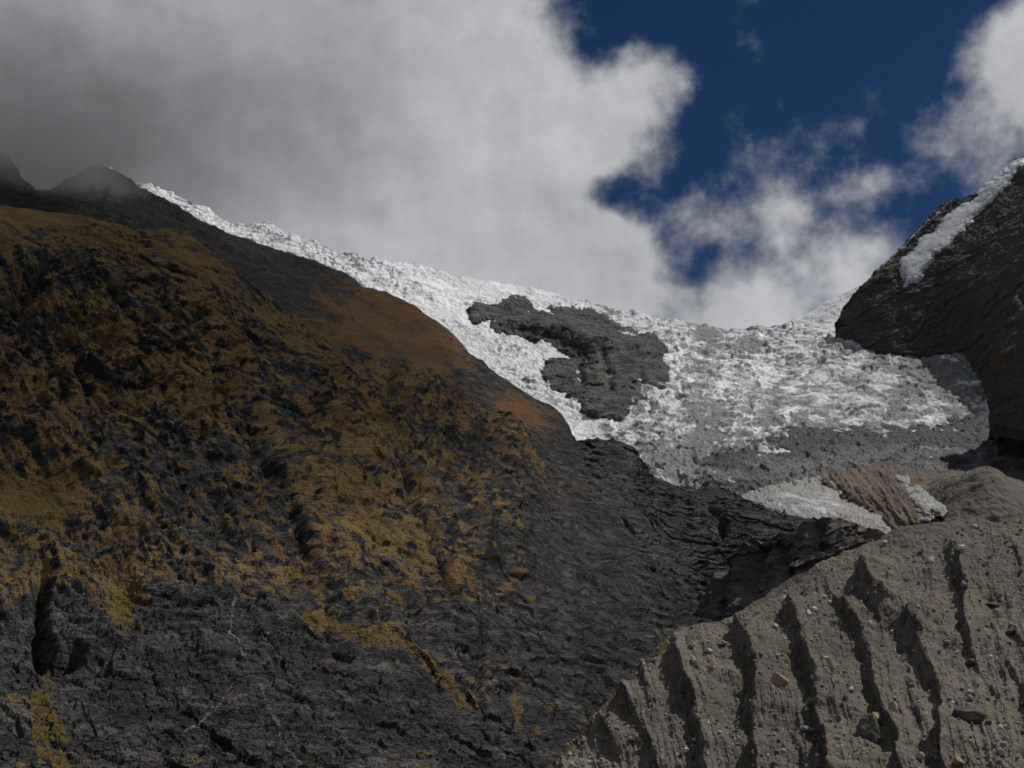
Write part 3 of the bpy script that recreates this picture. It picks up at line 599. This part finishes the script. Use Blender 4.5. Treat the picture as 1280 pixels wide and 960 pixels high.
olive = -.3 + 1.5 * np.exp(-(dd / 13) ** 2) * (px < 845)
stain = -.15 + .5 * G(1000, 700, 1, 1) + .35 * np.exp(-(polydist(px, py, [(850, 790), (895, 780), (960, 745), (1010, 712), (1060, 690)])[0] / 9) ** 2) + .5 * G(1240, 920, 40, 30) + .35 * G(1070, 940, 20, 30) + .25 * sstep(860, 960, py) * sstep(1000, 700, px) + .2 * G(985, 940, 25, 40)
structure(L.build('moraine', M_moraine, {'stain': stain, 'shade_damp': shade_damp * .75 - .15, 'olive': olive}), 'grey moraine wall cut by gullies in the right foreground', 'moraine')
MP, MN = L.P.reshape(-1, 3), L.N.reshape(-1, 3); MPX, MPY = project(MP)
front = (np.arange(len(MP)) < L.shape[1] * (L.shape[0] - L.nback))
def on_moraine(x, y):
    i = int(np.argmin((MPX - x) ** 2 + (MPY - y) ** 2 + 1e6 * ~front)); return MP[i], MN[i]

# ------------------------------------------------------------------ boulders
def mat_stone(name, a, b2):
    m, t, b, pos = material(name)
    n1 = t.noise(pos, .35, 5, .65); n2 = t.noise(pos, 1.6, 5, .7)
    col = t.mix(t.rng(n1, .35, .65), a, b2); col = t.mix(t.rng(n2, .3, .7, .5, 0.), col, tuple(.45 * c for c in a))
    finish(t, b, col, t.math('ADD', n1, t.math('MULTIPLY', n2, .5)), .5, .8)
    return m
S_tan = mat_stone('tan_stone', (.3, .2, .11), (.4, .3, .19)); S_pale = mat_stone('pale_stone', (.38, .37, .35), (.5, .48, .45))
S_dark = mat_stone('dark_stone', (.06, .055, .05), (.13, .115, .1)); S_red = mat_stone('reddish_stone', (.13, .065, .045), (.19, .1, .07)); S_grey = mat_stone('grey_stone', (.17, .16, .145), (.24, .22, .2))
def stone_mesh(name, seed, sub, mat, sq=(1, 1, 1), rough=.3, facets=7):
    bm = bmesh.new(); bmesh.ops.create_icosphere(bm, subdivisions=sub, radius=1); r = np.random.default_rng(seed)
    co = np.array([v.co[:] for v in bm.verts])
    for _ in range(facets):                                   # broken flat faces
        n = r.normal(size=3); n /= np.linalg.norm(n); o_ = r.uniform(.45, .8); d = co @ n - o_
        co -= np.clip(d, 0, None)[:, None] * n * .92
    co *= (1 + rough * fbm(co * 1.3 + seed * 7.7, 4, .6))[:, None]; co *= np.array(sq)
    for v, c in zip(bm.verts, co): v.co = c
    me = bpy.data.meshes.new(name); bm.to_mesh(me); bm.free(); me.materials.append(mat); return me
def place_stone(o, x, y, rad_px, lift=.35, yaw=None):
    p, n = on_moraine(x, y); d = np.linalg.norm(p); s = rad_px * d / FPX
    o.location = p + n * s * lift; o.scale = (s, s, s); o.rotation_euler = (0, 0, random.uniform(0, 6.28) if yaw is None else yaw)
big = [(970, 851, 12.5, S_tan, (1.05, .9, .85), .3, 'big tan boulder stuck on the moraine between two dark gullies', 'boulder'),
       (1116, 888, 8, S_tan, (.75, .8, 1.2), .35, 'upright tan boulder beside a gully above the dark block', 'boulder'),
       (1083, 920, 19, S_dark, (.75, .8, 1.15), .25, 'large dark block jutting from the moraine, tallest rock on it', 'boulder'),
       (1091, 907, 9, S_tan, (.7, .8, 1.0), .9, 'tan lump lodged against the tall dark block', 'boulder'),
       (1213, 898, 22, S_dark, (1.0, .8, .7), .2, 'widest dark brown rock mass half buried in orange earth', 'boulder'),
       (1147, 947, 6.5, S_tan, (1.0, .9, .9), .45, 'pale tan rounded boulder at the bottom edge', 'boulder'),
       (1197, 953, 7, S_tan, (.9, .9, 1.1), .4, 'tan boulder low in the frame below the wide dark rock mass', 'boulder'),
       (1202, 688, 5.5, S_pale, (1.0, .9, .9), .5, 'whitish boulder high on the moraine beside the uppermost gully', 'boulder'),
       (1238, 759, 7, S_red, (1.1, .9, .5), .4, 'flat reddish slab of rock on the right part of the moraine', 'boulder'),
       (1265, 793, 7, S_red, (1.0, .9, .75), .45, 'dark red rounded boulder near the right edge', 'boulder'),
       (1266, 756, 5, S_pale, (.8, .9, 1.2), .45, 'pale jagged boulder just above the dark red boulder', 'boulder'),
       (901, 806, 5, S_grey, (1.4, .9, .6), .4, 'long flat grey slab lying just below the moraine crest', 'boulder'),
       (1013, 915, 8, S_grey, (1.25, .9, .7), .4, 'grey brown boulder low on the moraine beside a long gully', 'boulder'),
       (1216, 828, 5.5, S_dark, (1.2, .9, .8), .5, 'dark boulder at the foot of the narrow upper gully', 'boulder'),
       (1104, 681, 4, S_pale, (1.1, .9, .8), .5, 'white stone perched right on the moraine crest', 'boulder')]
for k, (x, y, r, m, sq, lift, lab, cat) in enumerate(big):
    o = bpy.data.objects.new('boulder', stone_mesh('boulder', 100 + k, 4, m, sq)); C.objects.link(o)
    place_stone(o, x, y, r, lift, yaw=0); tag(o, lab, cat)
protos = [(stone_mesh('stone', 300 + k, 2, m), m) for k, m in enumerate([S_pale, S_pale, S_grey, S_grey, S_pale, S_dark, S_grey])]
crest = np.array([(690, 957), (762, 880), (835, 803), (895, 781), (960, 746), (1012, 712), (1062, 690), (1100, 675), (1150, 661), (1210, 645), (1280, 641)])
n = 0
while n < 240:
    x = random.uniform(720, 1279); y = random.uniform(650, 958)
    if y < np.interp(x, crest[:, 0], crest[:, 1]) + 8: continue
    c = fbm(np.array([[x / 45, y / 45, 1.5]]), 3)[0]
    if random.random() > .45 + 1.6 * c: continue
    me, m = random.choice(protos); o = bpy.data.objects.new('stone', me); C.objects.link(o)
    r = min(4.2, .95 * random.paretovariate(2.4)) * (.8 if m is S_dark else 1)
    place_stone(o, x, y, r, .35)
    o.scale = [q * random.uniform(.75, 1.3) for q in o.scale]
    if m is S_dark: tag(o, 'small dark stone scattered on the grey gullied moraine', 'stone', 'small dark stones on the moraine')
    elif m is S_pale: tag(o, 'small pale whitish stone scattered on the grey gullied moraine', 'stone', 'small pale stones on the moraine')
    else: tag(o, 'small dull grey stone scattered on the grey gullied moraine', 'stone', 'small grey stones on the moraine')
    n += 1
# finer rubble nobody could count
bv, bf = [], []
bm = bmesh.new(); bmesh.ops.create_icosphere(bm, subdivisions=1, radius=1); ico_v = np.array([v.co[:] for v in bm.verts]); ico_f = np.array([[v.index for v in f.verts] for f in bm.faces]); bm.free()
cand = np.flatnonzero(front & (MPX > 660) & (MPX < 1300) & (MPY < 990)); pick = rng.choice(cand, 9000, replace=False)
cl = fbm(MP[pick] / 22., 3)
for i, c in zip(pick, cl):
    if rng.random() > .5 + 1.3 * c: continue
    s = min(1.0, .22 * rng.pareto(2.6) + .16)
    bf.append(ico_f + 42 // 42 * len(bv) * len(ico_v)); bv.append(MP[i] + MN[i] * s * .3 + ico_v * s * rng.uniform(.6, 1.3, 3) * rng.uniform(.8, 1.2, (len(ico_v), 1)))
o = link_mesh('rubble', np.concatenate(bv), np.concatenate(bf), M_chips)
tag(o, 'fine grey rubble strewn over the moraine wall', 'rubble', kind='stuff')

# ------------------------------------------------------------------ valley floor, one sheet to the horizon
g = np.concatenate([-np.geomspace(40000, 20, 60), np.linspace(-15, 15, 7), np.geomspace(20, 40000, 60)])
X, Y = np.meshgrid(g, g); Rr = np.hypot(X, Y)
Z = -1.7 - 28 * sstep(5, 160, Rr) + 1.5 * fbm(np.stack([X.ravel() / 60, Y.ravel() / 60, 0 * X.ravel()], 1), 3).reshape(X.shape) * sstep(20, 80, Rr)
o = link_mesh('ground', np.stack([X, Y, Z], -1).reshape(-1, 3), gridfaces(*X.shape), M_ground, {k: np.full(X.size, -.5) for k in ('stain', 'shade_damp', 'olive')}, True)
structure(o, 'stony valley floor running out below the mountains', 'ground')

# ------------------------------------------------------------------ light and sky
SUN = np.array([.5, .04, .865]); SUN /= np.linalg.norm(SUN)
sd = bpy.data.lights.new('sun', 'SUN'); sd.energy = 5.; sd.angle = math.radians(.5); sd.color = (1, .96, .9)
so = bpy.data.objects.new('sun', sd); C.objects.link(so)
from mathutils import Vector
so.rotation_euler = Vector(-SUN).to_track_quat('-Z', 'Y').to_euler()
w = bpy.data.worlds.new('World'); bpy.context.scene.world = w; w.use_nodes = True
t = NT(w.node_tree)
out = t.node('ShaderNodeOutputWorld'); bg = t.node('ShaderNodeBackground'); t.l.new(bg.outputs[0], out.inputs[0])
STR = .05; bg.inputs[1].default_value = STR
sky = t.node('ShaderNodeTexSky', sky_type='NISHITA'); sky.sun_disc = False
sky.sun_elevation = math.asin(SUN[2]); sky.sun_rotation = math.atan2(SUN[0], SUN[1]); sky.altitude = 4800; sky.dust_density = .2; sky.air_density = 1.; sky.ozone_density = 5.
deep = t.node('ShaderNodeHueSaturation'); deep.inputs['Saturation'].default_value = 1.15; deep.inputs['Value'].default_value = 1.0; t.l.new(sky.outputs[0], deep.inputs['Color'])
d0 = t.vmath('NORMALIZE', t.node('ShaderNodeTexCoord').outputs['Generated'])
w1 = t.vmath('SUBTRACT', t.noise(d0, 7., 3, .5, col=True), (.5, .5, .5)); w2 = t.vmath('SUBTRACT', t.noise(d0, 26., 4, .6, col=True), (.5, .5, .5))
d = t.vmath('ADD', d0, t.vmath('ADD', t.vmath('SCALE', w1, scale=.06), t.vmath('SCALE', w2, scale=.02)))
def dirv(px, py):
    v = np.array([float(c) for c in ray(px, py)]); return tuple(v / np.linalg.norm(v))
def blob(dv, px, py, r, soft=1.0):
    """1 at a direction, falling to 0 at r (in degrees)"""
    dist = t.vmath('DISTANCE', dv, dirv(px, py)); return t.rng(dist, 0., math.radians(r), 1., 0.)
def field(dv, blobs):
    acc = None
    for px, py, r, wt in blobs:
        v = t.math('MULTIPLY', blob(dv, px, py, r), wt); acc = v if acc is None else t.math('ADD', acc, v)
    return acc
cover = field(d, [(-150, 60, 20, 1.2), (100, 80, 18, 1.1), (350, 120, 14, 1.), (540, 120, 9, .9), (560, -40, 8.5, .8), (640, 280, 9, .9), (690, 150, 5, .6), (800, 120, 3.6, .62), (845, 110, 2.2, .3), (790, 185, 3.6, .42), (480, 330, 10, .7),
                  (760, 390, 7, .9), (930, 398, 5., .8), (1060, 350, 3.8, .6), (880, 275, 3., .36), (1080, 240, 2.2, .4), (970, 265, 2.8, .34), (700, 330, 6, .5), (1265, 60, 4.2, .8), (1340, 110, 7, .8), (1190, 160, 2.4, .26), (200, 330, 10, .5), (1220, 215, 2.2, .22), (1000, 300, 3, .25), (940, 250, 8, .16), (880, 325, 3.2, .04), (1120, 200, 6, .16), (820, 270, 3, .16), (960, 215, 3.5, .12),
                  (270, 240, 2.4, -.85), (475, 240, 3., -.75), (770, 250, 2.4, -.5), (430, 255, 2.5, -.3)])
rest = t.math('MULTIPLY', t.rng(t.noise(d0, 2.2, 3, .5), .42, .6), t.rng(t.vmath('DISTANCE', d0, dirv(640, 400)), .5, .75))   # broken cloud over the rest of the sky
n_a = t.noise(d0, 11., 8, .56); n_b = t.noise(d0, 40., 6, .6)
dens = t.math('ADD', t.math('ADD', cover, t.math('MULTIPLY', rest, .7)), t.math('ADD', t.math('MULTIPLY', t.math('SUBTRACT', n_a, .5), 1.1), t.math('MULTIPLY', t.math('SUBTRACT', n_b, .5), .6)))
alpha = t.rng(dens, .1, .76)
dark = field(d, [(-150, 200, 18, .8), (150, 130, 15, .5), (330, 180, 11, .5), (60, 210, 8, .5), (480, 40, 8, .25), (770, 330, 8, .14), (600, 320, 10, .1), (1280, 200, 6, .1)])
light = t.rng(dark, 0., 1.35, .48, .1, False)
n_c = t.noise(d0, 8., 7, .56); n_s = t.noise(t.vmath('ADD', d0, tuple(.02 * SUN)), 8., 7, .56)
relief = t.math('MULTIPLY', t.math('SUBTRACT', n_c, n_s), 1.15)
light = t.math('MULTIPLY', light, t.math('ADD', t.math('ADD', 1., relief), t.math('MULTIPLY', t.math('SUBTRACT', n_a, .5), .3)))
light = t.math('MULTIPLY', light, t.rng(alpha, 0., 1., .8, 1., False))
ccol = t.node('ShaderNodeCombineColor'); L3 = t.math('MULTIPLY', light, 1.41 / STR)
for k, q in enumerate((.97, .985, 1.03)): t.put(ccol.inputs[k], t.math('MULTIPLY', L3, q))
t.put(bg.inputs[0], t.mix(alpha, deep.outputs[0], ccol.outputs[0]))

def cloud(loc, size, seed, density, albedo, noisy):
    bm = bmesh.new(); bmesh.ops.create_icosphere(bm, subdivisions=5, radius=1); c = np.array([v.co[:] for v in bm.verts])
    c *= (1 + (.3 if not noisy else .1) * fbm(c * 1.6 + seed, 4, .55))[:, None]
    for v, q in zip(bm.verts, c): v.co = q * np.array(size)
    me = bpy.data.meshes.new('cloud'); bm.to_mesh(me); bm.free(); o = bpy.data.objects.new('cloud', me); o.location = loc; C.objects.link(o)
    m = bpy.data.materials.new('cloud'); m.use_nodes = True; t = NT(m.node_tree); out = t.node('ShaderNodeOutputMaterial')
    v = t.node('ShaderNodeVolumePrincipled'); t.l.new(v.outputs[0], out.inputs['Volume']); v.inputs['Color'].default_value = (albedo,) * 3 + (1,)
    v.inputs['Anisotropy'].default_value = .2
    if noisy:
        p = t.node('ShaderNodeTexCoord').outputs['Object']
        r = t.vmath('LENGTH', t.vmath('MULTIPLY', p, tuple(1 / q for q in size)))
        k = t.math('ADD', t.rng(r, .15, 1., 1., 0., False), t.math('MULTIPLY', t.math('SUBTRACT', t.noise(p, .013, 4, .6), .5), 1.3))
        t.put(v.inputs['Density'], t.math('MULTIPLY', t.rng(k, .12, .6), density))
    else: v.inputs['Density'].default_value = density
    me.materials.append(m); return o
c0 = np.array([-660, 1260, 450]) + SUN * 2700  # cloud added above the frame, sunward of the left slope, to shade it
tag(cloud(c0, (720, 980, 230), 4., .003, .9, False), 'unseen grey cloud added to shade the left mountain', 'cloud', kind='stuff')
tag(cloud(P3(28, 190, 1800), (230, 220, 85), 8., .0105, .7, True), 'grey cloud clinging to the summit of the rear ridge', 'cloud', kind='stuff')
cam = bpy.data.cameras.new('camera'); cam.lens = 36 * FPX / 1280; cam.sensor_width = 36; cam.clip_start = .5; cam.clip_end = 90000
co = bpy.data.objects.new('camera', cam); co.rotation_euler = (math.pi / 2 + PITCH, 0, 0); C.objects.link(co)
sc = bpy.context.scene; sc.camera = co
sc.view_settings.view_transform = 'Standard'; sc.view_settings.look = 'None'; sc.view_settings.exposure = -.5; sc.view_settings.gamma = 1.; sc.view_settings.use_curve_mapping = False
sc.cycles.max_bounces = 4; sc.cycles.diffuse_bounces = 2; sc.cycles.glossy_bounces = 1; sc.cycles.volume_bounces = 1; sc.cycles.filter_width = 1.7
